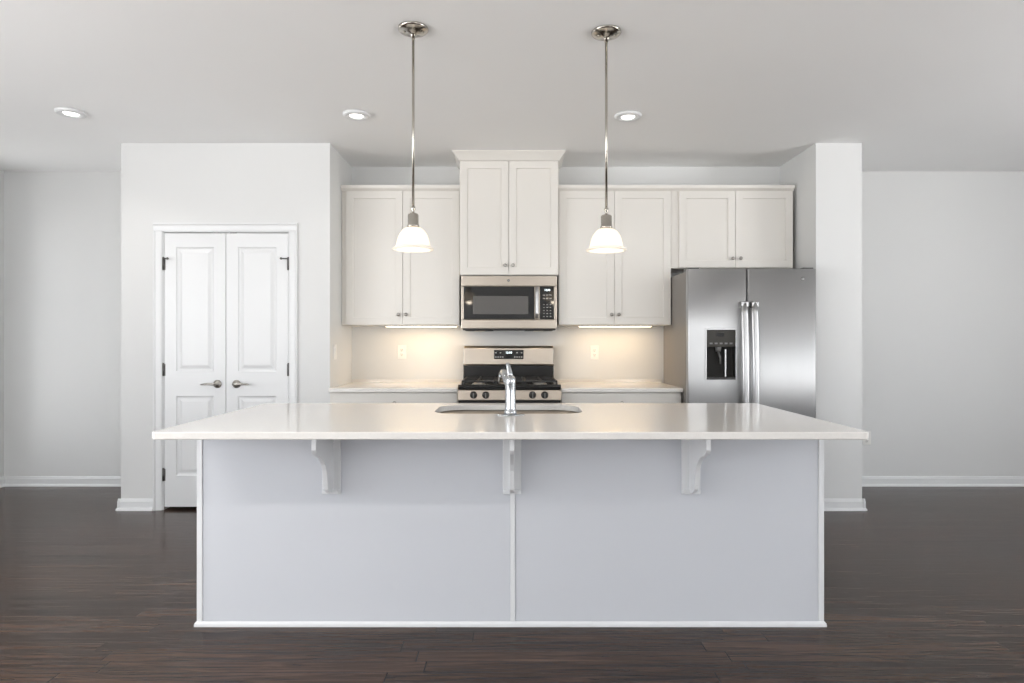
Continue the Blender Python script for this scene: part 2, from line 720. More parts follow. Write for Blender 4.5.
# door casing
m = MB()
for a, b, s in ((DX0 - CW, DX0, 1), (DX1, DX1 + CW, -1)):
    o_, i_ = (a, b) if s == 1 else (b, a)
    m.prism([(o_, YP), (o_, YP - 0.02), (o_ + s * 0.012, YP - 0.022), (o_ + s * 0.02, YP - 0.015),
             (i_ - s * 0.012, YP - 0.012), (i_, YP - 0.008), (i_, YP)], 2, 0, DZ1 + (0.0))
zc0, zc1 = DZ1, DZ1 + CW
m.prism([(YP, zc1), (YP - 0.02, zc1), (YP - 0.022, zc1 - 0.012), (YP - 0.015, zc1 - 0.02), (YP - 0.012, zc0 + 0.012),
         (YP - 0.008, zc0), (YP, zc0)], 0, DX0 - CW, DX1 + CW)
# jamb lining
m.box(DX0, DX0 + 0.008, YP, YP + T, 0, DZ1)
m.box(DX1 - 0.008, DX1, YP, YP + T, 0, DZ1)
m.box(DX0, DX1, YP, YP + T, DZ1 - 0.006, DZ1)
struct(m.build('trim_1', M_TRIM), 'white moulded casing around the double pantry doors', 'door casing')

DOOR_PROF = [(0, 0), (0.006, 0.007), (0.014, 0.010), (0.022, 0.010), (0.046, 0.002), (0.05, 0.002)]
MID = PX(225.6, YP)


def pantry_door(n, x0, x1, hinge_left, label):
    yf = YP + 0.004
    z0, z1 = 0.022, DZ1 - 0.012
    za = PZ(396, YP)                         # top of lower panel opening
    zb = PZ(371.5, YP)                       # bottom of upper panel opening
    zm = (za + zb) / 2
    zt = PZ(247, YP)
    st = 0.088
    d = MB().panel_door(x0, x1, z0, z1, yf, 0.035,
                        [(z0, zm, st, st, 0.235, zm - za), (zm, z1, st, st, zb - zm, z1 - zt)], DOOR_PROF)
    o = struct(d.build('door_%d' % n, M_TRIM), label, 'door')
    # hinges
    hx = x0 - 0.003 if hinge_left else x1 + 0.003
    s = 1 if hinge_left else -1
    for py, arm in ((264, True), (370, False), (475, False)):
        zc = PZ(py, YP)
        h = MB()
        h.tube([(hx, yf - 0.006, zc - 0.045), (hx, yf - 0.006, zc + 0.045)], 0.007, 10)
        h.lathe([(0.0, 0), (0.008, 0.001), (0.006, 0.007), (0, 0.009)], (hx, yf - 0.006, zc + 0.045), n=10)
        h.box(min(hx, hx + s * 0.012), max(hx, hx + s * 0.012), yf - 0.002, yf + 0.002, zc - 0.044, zc + 0.044)
        if arm:
            h.tube([(hx, yf - 0.012, zc + 0.04), (hx + s * 0.045, yf - 0.03, zc + 0.038)], 0.005, 10)
            h.lathe([(0, 0), (0.009, 0.001), (0.009, 0.008), (0, 0.009)], (hx + s * 0.045, yf - 0.028, zc + 0.038), '-y', 10)
        h.build('hinge', M_DARKM, o)
    # ball catch on the top edge
    cx = PX(217 if n == 1 else 233, YP)
    MB().box(cx - 0.022, cx + 0.022, yf - 0.003, yf + 0.02, z1, z1 + 0.006, 0.001).build('ball_catch', M_DARKM, o)
    # lever handle
    kx, kz = PX(217.3 if n == 1 else 236.5, YP), PZ(384, YP)
    r = MB().lathe([(0, -0.001), (0.031, 0.0), (0.031, 0.006), (0.026, 0.011), (0.012, 0.013), (0.011, 0.045), (0.0, 0.047)],
                   (kx, yf, kz), '-y', 24).build('handle', M_NICKEL, o)
    q = -1 if n == 1 else 1
    MB().tube([(kx - q * 0.010, yf - 0.048, kz), (kx + q * 0.01, yf - 0.050, kz + 0.001), (kx + q * 0.05, yf - 0.050, kz + 0.003),
               (kx + q * 0.09, yf - 0.046, kz - 0.001), (kx + q * 0.108, yf - 0.040, kz - 0.002)],
              [0.0085, 0.010, 0.0085, 0.007, 0.005], 12).build('lever', M_NICKEL, r)


pantry_door(1, DX0 + 0.011, MID - 0.002, True, 'white two panel pantry door farthest from the cabinets, lever pointing away')
pantry_door(2, MID + 0.002, DX1 - 0.011, False, 'white two panel pantry door nearest the cabinets, lever pointing at them')

# ------------------------------------------------------------------ cabinets
SHAKER = [(0, 0), (0.0015, 0.0085), (0.003, 0.0095)]


def knob(parent, x, yf, z):
    return MB().lathe([(0.0, -0.001), (0.008, 0), (0.0065, 0.004), (0.005, 0.012), (0.012, 0.018), (0.0145, 0.022),
                       (0.013, 0.026), (0.006, 0.029), (0.0, 0.0295)], (x, yf, z), '-y', 18).build('knob', M_NICKEL, parent)


def shaker(parent, name, x0, x1, z0, z1, yf, knobs, material=None, rail=0.057):
    d = MB().panel_door(x0, x1, z0, z1, yf, 0.02, [(z0, z1, rail, rail, rail, rail)], SHAKER, 0.0015)
    o = d.build(name, material or M_CAB, parent)
    for x, z in knobs:
        knob(o, x, yf, z)
    return o


def upper_cabinet(label, x0, x1, z0, z1, yb, doors, dz0, dz1, knob_z, knob_xs, trim):
    yf = yb                                  # face of the doors
    t = thing('wall_cabinet', label, 'cabinet', ((x0 + x1) / 2, YK, z0))
    b = MB()
    b.box(x0, x1, yf + 0.02, YK - 0.001, z0, z1)
    b.build('body', M_CAB, t)
    for (a, c), kx in zip(doors, knob_xs):
        shaker(t, 'door', a, c, dz0, dz1, yf, [(kx, knob_z)])
    trim(t, x0, x1, yf, z1)
    return t


def flat_trim(t, x0, x1, yf, z1):
    MB().prism([(yf + 0.04, z1 - 0.002), (yf + 0.012, z1 - 0.002), (yf + 0.002, z1 + 0.006), (yf - 0.012, z1 + 0.016),
                (yf - 0.016, z1 + 0.04), (yf + 0.04, z1 + 0.04)], 0, x0, x1).build('top_trim', M_CAB, t)


def crown_trim(t, x0, x1, yf, z1):
    zt = ZC - 0.001
    prof = [(0.0, z1 - 0.01), (0.006, z1 - 0.008), (0.012, z1 + 0.004), (0.03, z1 + 0.030), (0.05, z1 + 0.050), (0.052, zt)]
    loops = []
    for d, z in prof:
        loops.append([Vector((x0 - d, YK - 0.002, z)), Vector((x0 - d, yf - d, z)), Vector((x1 + d, yf - d, z)), Vector((x1 + d, YK - 0.002, z))])
    MB().rings(loops).build('crown_moulding', M_CAB, t)


DU = 5.03                                    # depth of the upper doors
Z325, ZTOP = PZ(325, DU), PZ(190.5, DU)
xa, xb = PX(341.8, DU), PX(460, DU)
upper_cabinet('white two door wall cabinet between the pantry wall and the tall microwave cabinet', PL1 + 0.003, xb, Z325, ZTOP, DU,
              [(PX(345.7, DU), PX(402.6, DU) - 0.0015), (PX(402.6, DU) + 0.0015, PX(459.3, DU))], Z325 + 0.004, ZTOP - 0.004,
              PZ(314.6, DU), (PX(398.7, DU), PX(406.3, DU)), flat_trim)
xc, xd = PX(558.2, DU), PX(671.5, DU)
upper_cabinet('white two door wall cabinet between the tall microwave cabinet and the fridge cabinet', xc, xd, Z325, ZTOP, DU,
              [(PX(559, DU), PX(614.3, DU) - 0.0015), (PX(614.3, DU) + 0.0015, PX(670.8, DU))], Z325 + 0.004, ZTOP - 0.004,
              PZ(314.6, DU), (PX(611.2, DU), PX(618.5, DU)), flat_trim)
xe, xf = xd + 0.001, PX(794, DU)
z268 = PZ(268, DU)
upper_cabinet('short white two door wall cabinet above the steel refrigerator', xe, xf, z268, ZTOP, DU,
              [(PX(679, DU), PX(735.6, DU) - 0.0015), (PX(735.6, DU) + 0.0015, PX(793, DU))], z268 + 0.004, ZTOP - 0.004,
              PZ(258.5, DU), (PX(732.3, DU), PX(740, DU)), flat_trim)
DM = 4.95
upper_cabinet('taller white wall cabinet with crown moulding above the microwave', xb + 0.0015, xc - 0.0015, PZ(275, DM), PZ(159.5, DM), DM,
              [(xb + 0.006, PX(508.7, DM) - 0.0015), (PX(508.7, DM) + 0.0015, xc - 0.006)], PZ(275, DM) + 0.003, PZ(161, DM),
              PZ(265.4, DM), (PX(505.2, DM), PX(513, DM)), crown_trim)

# ---- lower run
DC = 4.68                                    # front edge of back worktops
ZW = PZ(388.3, DC)                           # their height
RX0, RX1 = PX(457.6, 4.64), PX(561.3, 4.64)  # range body
WX1 = PX(683.5, DC)


def base_cabinet(label, x0, x1, filler):
    yf = DC + 0.025
    t = thing('base_cabinet', label, 'cabinet', ((x0 + x1) / 2, YK, 0))
    b = MB()
    b.box(x0, x1, yf + 0.02, YK - 0.001, 0.11, ZW - 0.031)
    b.box(x0, x1, yf + 0.075, YK - 0.001, 0.0, 0.11)
    b.build('body', M_CAB, t)
    fx0 = x0 + filler
    zt = ZW - 0.038
    zd = zt - 0.145
    d = MB().box(fx0 + 0.003, x1 - 0.004, yf, yf + 0.02, zd, zt, 0.002).build('drawer', M_CAB, t)
    c = (fx0 + x1) / 2
    knob(d, c, yf, zt - 0.072)
    shaker(t, 'door', fx0 + 0.003, c - 0.0015, 0.115, zd - 0.004, yf, [(c - 0.035, zd - 0.06)])
    shaker(t, 'door', c + 0.0015, x1 - 0.004, 0.115, zd - 0.004, yf, [(c + 0.035, zd - 0.06)])


base_cabinet('white base cabinet between the pantry wall and the gas range', PL1 + 0.002, RX0 - 0.004, 0.022)
base_cabinet('white base cabinet between the gas range and the refrigerator', RX1 + 0.004, WX1 - 0.006, 0.0)


def back_worktop(label, x0, x1):
    t = thing('countertop', label, 'countertop', ((x0 + x1) / 2, YK, ZW - 0.03))
    MB().box(x0, x1, DC, YK - 0.001, ZW - 0.03, ZW, 0.004).build('slab', M_TOP, t)
    MB().box(x0, x1, YK - 0.013, YK - 0.001, ZW, ZW + 0.026, 0.002).build('backsplash', M_TOP, t)


back_worktop('white worktop running from the pantry wall to the gas range', PL1 + 0.001, RX0 - 0.003)
back_worktop('white worktop running from the gas range to the refrigerator', RX1 + 0.003, WX1)

# ------------------------------------------------------------------ gas range
YR = 4.64
rc = (RX0 + RX1) / 2
zp0, zp1 = PZ(400.5, YR), PZ(389.7, YR)      # knob panel
zl = PZ(384.8, YR)                           # top of black lip
t = thing('gas_range', 'stainless gas range with black cooktop set between the worktops', 'stove', (rc, YR, 0))
MB().box(RX0 + 0.004, RX1 - 0.004, YR + 0.035, YK - 0.03, 0.02, zp1, 0.003).build('body', M_GREY, t)
m = MB()
m.prism([(YR + 0.05, zp1), (YR + 0.014, zp1), (YR + 0.008, zp1 - 0.006), (YR - 0.006, zp0 + 0.006), (YR + 0.004, zp0), (YR + 0.05, zp0)], 0, RX0, RX1)
cp = m.build('control_panel', M_STEEL, t)
m = MB()
m.box(RX0 + 0.005, RX1 - 0.005, YR + 0.012, YR + 0.036, zp0 - 0.022, zp0)
m.build('vent_gap', M_BLACKP, t)
for px in (473.6, 485.8, 509.5, 532.5, 544.7):
    kx, kz = PX(px, YR), PZ(395, YR)
    kn = MB().lathe([(0, 0), (0.027, 0.001), (0.027, 0.008), (0.022, 0.011), (0.019, 0.030), (0.016, 0.033), (0, 0.034)],
                    (kx, YR + 0.004, kz), '-y', 22).build('knob', M_BLACKP, t)
    MB().box(kx - 0.0045, kx + 0.0045, YR - 0.040, YR - 0.028, kz - 0.018, kz + 0.018, 0.002).build('grip', M_GREY, kn)
# oven door and drawer
od = MB().box(RX0 + 0.002, RX1 - 0.002, YR + 0.004, YR + 0.034, 0.235, zp0 - 0.024, 0.004).build('oven_door', M_STEEL, t)
MB().box(rc - 0.25, rc + 0.25, YR + 0.001, YR + 0.01, 0.36, 0.65, 0.002).build('oven_window', M_GLASSB, od)
hd = MB()
hd.tube([(RX0 + 0.06, YR - 0.045, 0.755), (RX1 - 0.06, YR - 0.045, 0.755)], 0.011)
for x in (RX0 + 0.08, RX1 - 0.08):
    hd.tube([(x, YR + 0.006, 0.755), (x, YR - 0.045, 0.755)], 0.008, 10)
hd.build('handle', M_HANDLE, od)
MB().box(RX0 + 0.002, RX1 - 0.002, YR + 0.004, YR + 0.034, 0.06, 0.23, 0.004).build('drawer', M_STEEL, t)
# cooktop
YG = 5.245
m = MB()
m.prism([(YR + 0.006, zp1), (YR + 0.003, zl - 0.012), (YR + 0.012, zl), (YR + 0.03, zl + 0.001), (YR + 0.06, zl - 0.012), (YG, zl - 0.012), (YG, zp1)],
        0, RX0 + 0.002, RX1 - 0.002, 0.003)
m.build('cooktop', M_BLACK, t)
ZG = zl + 0.028
for cx, cy in ((-0.235, 0.19), (-0.235, 0.44), (0.235, 0.19), (0.235, 0.44), (0.0, 0.31)):
    b = MB().lathe([(0.0, 0), (0.052, 0.0), (0.052, 0.006), (0.046, 0.012), (0.04, 0.012), (0.038, 0.020), (0, 0.022)],
                   (rc + cx, YR + cy, zl - 0.013), n=24, sx=0.7 if cx == 0 else 1).build('burner', M_HANDLE, t)
    MB().lathe([(0.0, 0), (0.034, 0.0), (0.034, 0.006), (0.03, 0.009), (0, 0.010)], (rc + cx, YR + cy, zl + 0.009),
               n=24, sx=0.7 if cx == 0 else 1).build('burner_cap', M_IRON, b)
for gx0, gx1 in ((rc - 0.358, rc - 0.113), (rc - 0.108, rc + 0.108), (rc + 0.113, rc + 0.358)):
    g = MB()
    y0, y1 = YR + 0.055, YR + 0.575
    w = 0.006
    gc = (gx0 + gx1) / 2
    for x in (gx0 + w, gx1 - w):
        g.box(x - w, x + w, y0, y1, ZG - 0.014, ZG, 0.002)
    for y in (y0 + w, (y0 + y1) / 2, y1 - w):
        g.box(gx0 + w, gx1 - w, y - w, y + w, ZG - 0.014, ZG, 0.002)
    for yb_ in (YR + 0.19, YR + 0.44):
        for sx, sy in ((1, 0), (-1, 0)):
            g.prism([(gc + sx * 0.03, ZG + 0.004), (gc + sx * 0.11, ZG), (gc + sx * 0.11, ZG - 0.014), (gc + sx * 0.04, ZG - 0.012)] if sx > 0 else
                    [(gc - 0.03, ZG + 0.004), (gc - 0.04, ZG - 0.012), (gc - 0.11, ZG - 0.014), (gc - 0.11, ZG)], 1, yb_ - w, yb_ + w)
        for sy in (-1, 1):
            g.box(gc - w, gc + w, min(yb_ + sy * 0.03, yb_ + sy * 0.12), max(yb_ + sy * 0.03, yb_ + sy * 0.12), ZG - 0.014, ZG + 0.002, 0.002)
    for x in (gx0 + w, gx1 - w):
        for y in (y0 + w, y1 - w):
            g.box(x - w, x + w, y - w, y + w, zl - 0.013, ZG - 0.01)
    g.build('grate', M_IRON, t)
# backguard
gx0, gx1 = PX(464, YG), PX(553, YG)
zb0, zb1 = PZ(365.5, YG), PZ(345.8, YG)
MB().box(gx0 - 0.006, gx1 + 0.006, YG + 0.002, YK - 0.03, zl - 0.02, zb0 + 0.01, 0.003).build('riser', M_BLACK, t)
m = MB()
m.prism([(YG + 0.01, zb0), (YG - 0.008, zb0), (YG - 0.014, zb0 + 0.012), (YG - 0.004, zb1 - 0.02), (YG + 0.008, zb1 - 0.003), (YG + 0.025, zb1), (YK - 0.03, zb1), (YK - 0.03, zb0)],
        0, gx0, gx1, 0.002)
bgd = m.build('backguard', M_STEEL, t)
dx0, dx1, dz0, dz1 = PX(494, YG), PX(523.5, YG), PZ(359, YG), PZ(350, YG)
scr = MB().box(dx0, dx1, YG - 0.016, YG + 0.004, dz0, dz1, 0.002).build('display', M_GLASSB, bgd)
text_mesh('clock_digits', '12:00', 0.024, ((dx0 + dx1) / 2, YG - 0.0165, dz1 - 0.022), M_DIGIT, scr)
m = MB()
for i in range(4):
    for s in (-1, 1):
        cx = (dx0 + dx1) / 2 + s * (0.05 + i * 0.019)
        m.box(cx - 0.006, cx + 0.006, YG - 0.0168, YG - 0.015, dz0 + 0.014, dz0 + 0.020)
        if i % 2:
            m.box(cx - 0.006, cx + 0.006, YG - 0.0168, YG - 0.015, dz1 - 0.026, dz1 - 0.020)
add_print(scr, m, M_MARK)

# ------------------------------------------------------------------ microwave
YM = 4.955
mx0, mx1 = PX(461.2, YM), PX(557, YM)
mz0, mz1 = PZ(328.6, YM), PZ(275.6, YM)
t = thing('microwave', 'stainless over the range microwave hung under the tall cabinet', 'microwave', ((mx0 + mx1) / 2, YK, mz0))
MB().box(mx0 + 0.004, mx1 - 0.004, YM + 0.03, YK - 0.002, mz0 + 0.006, mz1 - 0.001, 0.003).build('body', M_GREY, t)
zd0, zd1 = PZ(319.5, YM), PZ(286.2, YM)
MB().box(mx0, mx1, YM + 0.002, YM + 0.035, zd1 + 0.001, mz1 - 0.001, 0.004).build('vent_cover', M_STEEL, t)
MB().box(mx0, mx1, YM + 0.002, YM + 0.035, mz0, zd0 - 0.001, 0.004).build('bottom_trim', M_STEEL, t)
px_ = PX(539.3, YM)
door = MB().box(mx0, px_ - 0.001, YM + 0.004, YM + 0.034, zd0, zd1, 0.003).build('door', M_STEEL, t)
gl = MB().box(PX(463.6, YM), PX(534.4, YM), YM + 0.001, YM + 0.008, zd0 + 0.003, zd1 - 0.003, 0.0015).build('door_glass', M_GLASSB, door)
MB().box(PX(473, YM), PX(528.4, YM), YM - 0.0005, YM + 0.004, PZ(314.2, YM), PZ(296, YM), 0.0008).build('window', M_SCREEN, gl)
hd = MB()
hx = PX(536.8, YM)
hd.tube([(hx, YM - 0.030, zd0 + 0.008), (hx, YM - 0.034, zd0 + 0.05), (hx, YM - 0.036, (zd0 + zd1) / 2), (hx, YM - 0.034, zd1 - 0.05), (hx, YM - 0.030, zd1 - 0.008)],
        0.013, 14, flat=0.7, up=Vector((0, 1, 0)))
for z in (zd0 + 0.02, zd1 - 0.02):
    hd.tube([(hx, YM + 0.006, z), (hx, YM - 0.03, z)], 0.008, 10)
hd.build('handle', M_HANDLE, door)
MB().box(px_ + 0.001, mx1, YM + 0.004, YM + 0.034, zd0, zd1, 0.003).build('control_frame', M_STEEL, t)
cpn = MB().box(PX(539.9, YM), PX(554, YM), YM + 0.001, YM + 0.01, zd0 + 0.002, zd1 - 0.002, 0.0015).build('control_panel', M_GLASSB, t)
ccx = PX(547.2, YM)
text_mesh('clock_digits', '12:00', 0.021, (ccx, YM + 0.0004, PZ(290.2, YM)), M_DIGIT, cpn)
m = MB()
for r in range(5):
    for c in (-1, 0, 1):
        x, z = ccx + c * 0.026, PZ(304.5 + r * 3.0, YM)
        m.box(x - 0.006, x + 0.006, YM + 0.0002, YM + 0.002, z - 0.0035, z + 0.0035)
for c in (-1, 0, 1):
    for r in (0, 1):
        x, z = ccx + c * 0.026, PZ(295.2 + r * 3.2, YM)
        m.box(x - 0.009, x + 0.009, YM + 0.0002, YM + 0.002, z - 0.005, z + 0.005)
add_print(cpn, m, mat('keypad_print', (0.30, 0.29, 0.27), 0.4))
bx, bz = PX(508.5, YM), PZ(280.5, YM)
bd = MB().lathe([(0, 0), (0.011, 0), (0.011, 0.0015), (0.0, 0.002)], (bx, YM + 0.002, bz), '-y', 20).build('badge', M_GREY, t)
text_mesh('monogram', 'GE', 0.011, (bx, YM - 0.0004, bz), M_MARK, bd)
m = MB()
m.box(mx0 + 0.01, mx1 - 0.01, YM + 0.012, YK - 0.05, mz0 - 0.012, mz0 + 0.006, 0.003)
for a, b in ((0.03, 0.25), (0.50, 0.72)):
    m.box(mx0 + a, mx0 + b, YM + 0.02, YM + 0.2, mz0 - 0.018, mz0 - 0.010, 0.002)
m.build('underside_vent', M_BLACKP, t)
for a in (0.14, 0.61):
    MB().box(mx0 + a - 0.04, mx0 + a + 0.04, YM + 0.06, YM + 0.11, mz0 - 0.0185, mz0 - 0.013, 0.001).build('cooktop_lamp', M_CLENS, t)
    lamp('cooktop_glow', 'AREA', (mx0 + a, YM + 0.085, mz0 - 0.024), 0.35, (1.0, 0.80, 0.56), shape='RECTANGLE', size=0.07, size_y=0.045)

# ------------------------------------------------------------------ refrigerator
YD = 4.55
fx0, fx1 = PX(688, YD), PX(817, YD)
fs = PX(747.4, YD)
ft = PZ(268.5, YD)
t = thing('refrigerator', 'stainless side by side refrigerator with water dispenser in its narrow door', 'refrigerator', ((fx0 + fx1) / 2, YK, 0))
m = MB()
m.box(fx0 + 0.006, fx1 - 0.006, YD + 0.085, 5.31, 0.03, ft - 0.012, 0.004)
m.build('body', M_FSIDE, t)
MB().box(fx0 + 0.02, fx1 - 0.02, YD + 0.09, YD + 0.16, 0.0, 0.03).build('foot', M_BLACKP, t)
MB().box(fx0 + 0.012, fx1 - 0.012, YD + 0.055, YD + 0.086, 0.04, ft - 0.018).build('gasket', M_BLACKP, t)
MB().box(fx0 + 0.012, fx1 - 0.012, YD + 0.045, YD + 0.09, 0.012, 0.078, 0.004).build('kick_grille', M_BLACKP, t)


def fridge_door(x0, x1, hole=None):
    """door slab with a softly bowed front; hole: (x0, x1, z0, z1) recess"""
    m = MB()
    z0, z1 = 0.085, ft
    n = 14
    xs = [x0 + (x1 - x0) * i / n for i in range(n + 1)]
    if hole:
        xs = sorted([x for x in xs if min(abs(x - hole[0]), abs(x - hole[1])) > 0.012] + [hole[0], hole[1]])

    def yfront(x):
        u = (x - x0) / (x1 - x0) * 2 - 1
        bow = 0.004 * u * u
        e = min(x - x0, x1 - x)
        r = 0.014
        if e < r:
            bow += r - math.sqrt(max(0, r * r - (r - e) ** 2))
        return YD + bow
    xs = sorted(set(xs + [x0 + d for d in (0.002, 0.005, 0.009, 0.014)] + [x1 - d for d in (0.002, 0.005, 0.009, 0.014)]))
    zs = [z0, z0 + 0.004, z1 - 0.004, z1] + ([hole[2], hole[3]] if hole else [])
    zs = sorted(zs)
    V = {}
    for i, x in enumerate(xs):
        for j, z in enumerate(zs):
            V[i, j] = m.bm.verts.new((x, yfront(x) + (0.004 if j in (0, len(zs) - 1) else 0), z))
    for i in range(len(xs) - 1):
        for j in range(len(zs) - 1):
            if hole and hole[0] - 1e-6 <= xs[i] and xs[i + 1] <= hole[1] + 1e-6 and abs(zs[j] - hole[2]) < 1e-6:
                continue
            m.face([V[i, j], V[i + 1, j], V[i + 1, j + 1], V[i, j + 1]], True)
    yb = YD + 0.055
    b0 = [m.bm.verts.new((x, yb, z0)) for x in xs]
    b1 = [m.bm.verts.new((x, yb, z1)) for x in xs]
    J = len(zs) - 1
    for i in range(len(xs) - 1):
        m.face([V[i, 0], V[i + 1, 0], b0[i + 1], b0[i]])
        m.face([V[i, J], V[i + 1, J], b1[i + 1], b1[i]])
    I = len(xs) - 1
    m.face([V[0, j] for j in range(J + 1)] + [b1[0], b0[0]])
    m.face([V[I, j] for j in range(J + 1)] + [b1[I], b0[I]])
    m.face(b0 + list(reversed(b1)))
    return m


hx0, hx1, hz0, hz1 = PX(706, YD), PX(735.8, YD), PZ(379.3, YD), PZ(328.8, YD)
d1 = fridge_door(fx0, fs - 0.003, (hx0, hx1, hz0, hz1)).build('door', M_STEELV, t)
d2 = fridge_door(fs + 0.003, fx1).build('door', M_STEELV, t)
# dispenser set in the narrow door
ds = MB()
w = 0.003
yo, yi = YD - 0.006, YD + 0.052
zmid = PZ(347, YD)
ds.box(hx0 - 0.004, hx0 + w, yo, yi, hz0 - 0.004, hz1 + 0.004, 0.002)
ds.box(hx1 - w, hx1 + 0.004, yo, yi, hz0 - 0.004, hz1 + 0.004, 0.002)
ds.box(hx0 + w, hx1 - w, yo, yi, hz1 - 0.008, hz1 + 0.004, 0.002)
dsp = ds.build('dispenser', M_HANDLE, d1)
MB().box(hx0 + w, hx1 - w, yi - 0.006, yi, hz0, hz1).build('recess', M_SLOT, dsp)
MB().box(hx0 + w, hx1 - w, yo + 0.002, YD + 0.03, zmid, hz1 - 0.008, 0.003).build('dispenser_panel', M_PANEL, dsp)
dpan = bpy.data.objects['dispenser_panel']
cxm = (hx0 + hx1) / 2
m = MB()
m.box(hx0 + w, hx1 - w, yo + 0.002, yi - 0.006, hz0 - 0.003, hz0 + 0.014, 0.002)
m.build('drip_tray', M_BLACKP, dsp)
m = MB()
m.lathe([(0, 0), (0.018, 0), (0.022, 0.03), (0.022, 0.035)], (cxm - 0.012, YD + 0.022, zmid - 0.034), n=16)
m.tube([(cxm - 0.012, YD + 0.03, zmid - 0.03), (cxm + 0.002, YD + 0.024, zmid - 0.075), (cxm + 0.004, YD + 0.022, zmid - 0.125)], [0.011, 0.013, 0.010], 12, 0.5)
m.build('nozzle', M_GREY, dsp)
m = MB()
m.box(cxm + 0.035, cxm + 0.048, YD + 0.02, YD + 0.046, hz0 + 0.016, zmid - 0.015, 0.003)
m.build('paddle', M_HANDLE, dsp)
m = MB().box(cxm - 0.035, cxm + 0.020, yo + 0.0005, yo + 0.004, hz1 - 0.056, hz1 - 0.030)
m.build('dispenser_screen', M_GLASSB, dsp)
m = MB()
for i in range(5):
    x = cxm - 0.072 + i * 0.036
    m.box(x - 0.010, x + 0.010, yo + 0.0005, yo + 0.004, zmid + 0.020, zmid + 0.032)
add_print(dpan, m, M_GREY)
# bow handles either side of the seam
for cx, dd in ((PX(742.6, YD), d1), (PX(752.8, YD), d2)):
    h = MB()
    zt, zb = PZ(303, YD), 0.42
    pts, k = [], 16
    for i in range(k + 1):
        s = i / k
        pts.append((cx, YD - 0.035 - 0.030 * math.sin(PI * s), zt + (zb - zt) * s))
    h.tube(pts, 0.0265, 18, flat=0.5, up=Vector((0, 1, 0)))
    for z in (zt - 0.012, zb + 0.012):
        h.box(cx - 0.026, cx + 0.026, YD - 0.048, YD + 0.014, z - 0.022, z + 0.022, 0.007)
    h.build('handle', M_HANDLE, dd)
bx, bz = PX(803, YD), PZ(279, YD)
bd = MB().lathe([(0, -0.01), (0.018, -0.01), (0.018, 0.0), (0.016, 0.002), (0.0, 0.002)], (bx, YD + 0.003, bz), '-y', 24).build('badge', M_GREY, d2)
text_mesh('monogram', 'GE', 0.018, (bx, YD + 0.0002, bz), M_MARK, bd)
for x in (fx0 + 0.05, fx1 - 0.05):
    MB().prism([(x - 0.04, ft - 0.013), (x + 0.04, ft - 0.013), (x + 0.04, ft + 0.010), (x - 0.04, ft + 0.010)], 1, YD + 0.03, YD + 0.16, 0.004).build('hinge_cover', M_BLACKP, t)

# ------------------------------------------------------------------ island
YI = 2.80
ix0, ix1 = PX(196.8, YI), PX(824, YI)
IB = 3.595
CT = 0.911                                   # counter height
CB = CT - 0.030
t = thing('kitchen_island', 'pale grey panelled kitchen island standing on the dark floor', 'kitchen island', ((ix0 + ix1) / 2, YI, 0))
m = MB()
m.box(ix0 + 0.004, ix1 - 0.004, YI + 0.012, YI + 0.03, 0.0, CB)
m.box(ix0 + 0.004, ix0 + 0.022, YI + 0.03, IB, 0.0, CB)
m.box(ix1 - 0.022, ix1 - 0.004, YI + 0.03, IB, 0.0, CB)
m.box(ix0 + 0.022, ix1 - 0.022, IB - 0.018, IB, 0.1, CB)
m.box(ix0 + 0.022, ix1 - 0.022, IB - 0.08, IB - 0.065, 0.0, 0.1)
m.build('body', M_ISL, t)
sx = PX(512.6, YI)
for a, b in ((ix0 + 0.025, sx - 0.011), (sx + 0.011, ix1 - 0.025)):
    MB().box(a, b, YI + 0.004, YI + 0.014, 0.02, CB - 0.001, 0.001).build('front_panel', M_ISL, t)
MB().box(sx - 0.0105, sx + 0.0105, YI - 0.004, YI + 0.012, 0.022, CB - 0.001, 0.002).build('seam_strip', M_ISLT, t)
for a, b in ((ix0, ix0 + 0.0245), (ix1 - 0.0245, ix1)):
    MB().box(a, b, YI - 0.002, YI + 0.022, 0.022, CB - 0.001, 0.002).build('corner_strip', M_ISLT, t)
sh = [(0.0, 0.0), (0.010, 0.0), (0.010, 0.008), (0.0085, 0.015), (0.005, 0.020), (0.0, 0.022)]
loops = []
for d, z in sh:
    loops.append([Vector((ix0 - d + 0.002, IB, z)), Vector((ix0 - d + 0.002, YI - d, z)), Vector((ix1 + d - 0.002, YI - d, z)), Vector((ix1 + d - 0.002, IB, z))])
MB().rings(loops, close=False, cap0=False, cap1=False).build('base_moulding', M_ISLT, t)
# corbels
_cp = [(316.3, 440), (316.0, 450.5), (316.8, 453.5), (318.3, 455.6), (321.6, 457.5), (323.6, 460.3), (325.6, 464.8), (326.8, 471), (327.5, 479.3),
       (327.9, 485), (328.4, 489.8), (329.6, 492.0), (332, 493.2)]
_xf = -PX(331.8, YI) - 0.0095                # side face the outline was read from
cor = [(_xf * F / (512 - px), HC - (py - 341.5) / (512 - px) * _xf) for px, py in _cp]
cor[0] = (cor[0][0], CB - 0.0005)
cor += [(YI - 0.008, cor[-1][1]), (YI - 0.008, CB - 0.0005)]
for px in (331.8, 512.0, 690.7):
    cx = PX(px, YI)
    c = MB()
    c.prism(cor, 0, cx - 0.0095, cx + 0.0095, 0.0015)
    c = c.build('corbel', M_ISLT, t)
    b = MB().box(cx - 0.041, cx + 0.041, YI - 0.010, YI + 0.005, 0.588, CB - 0.0008, 0.0025).box(cx - 0.038, cx + 0.038, YI - 0.024, YI - 0.008, 0.592, 0.610, 0.003)
    b.build('back_plate', M_ISLT, c)

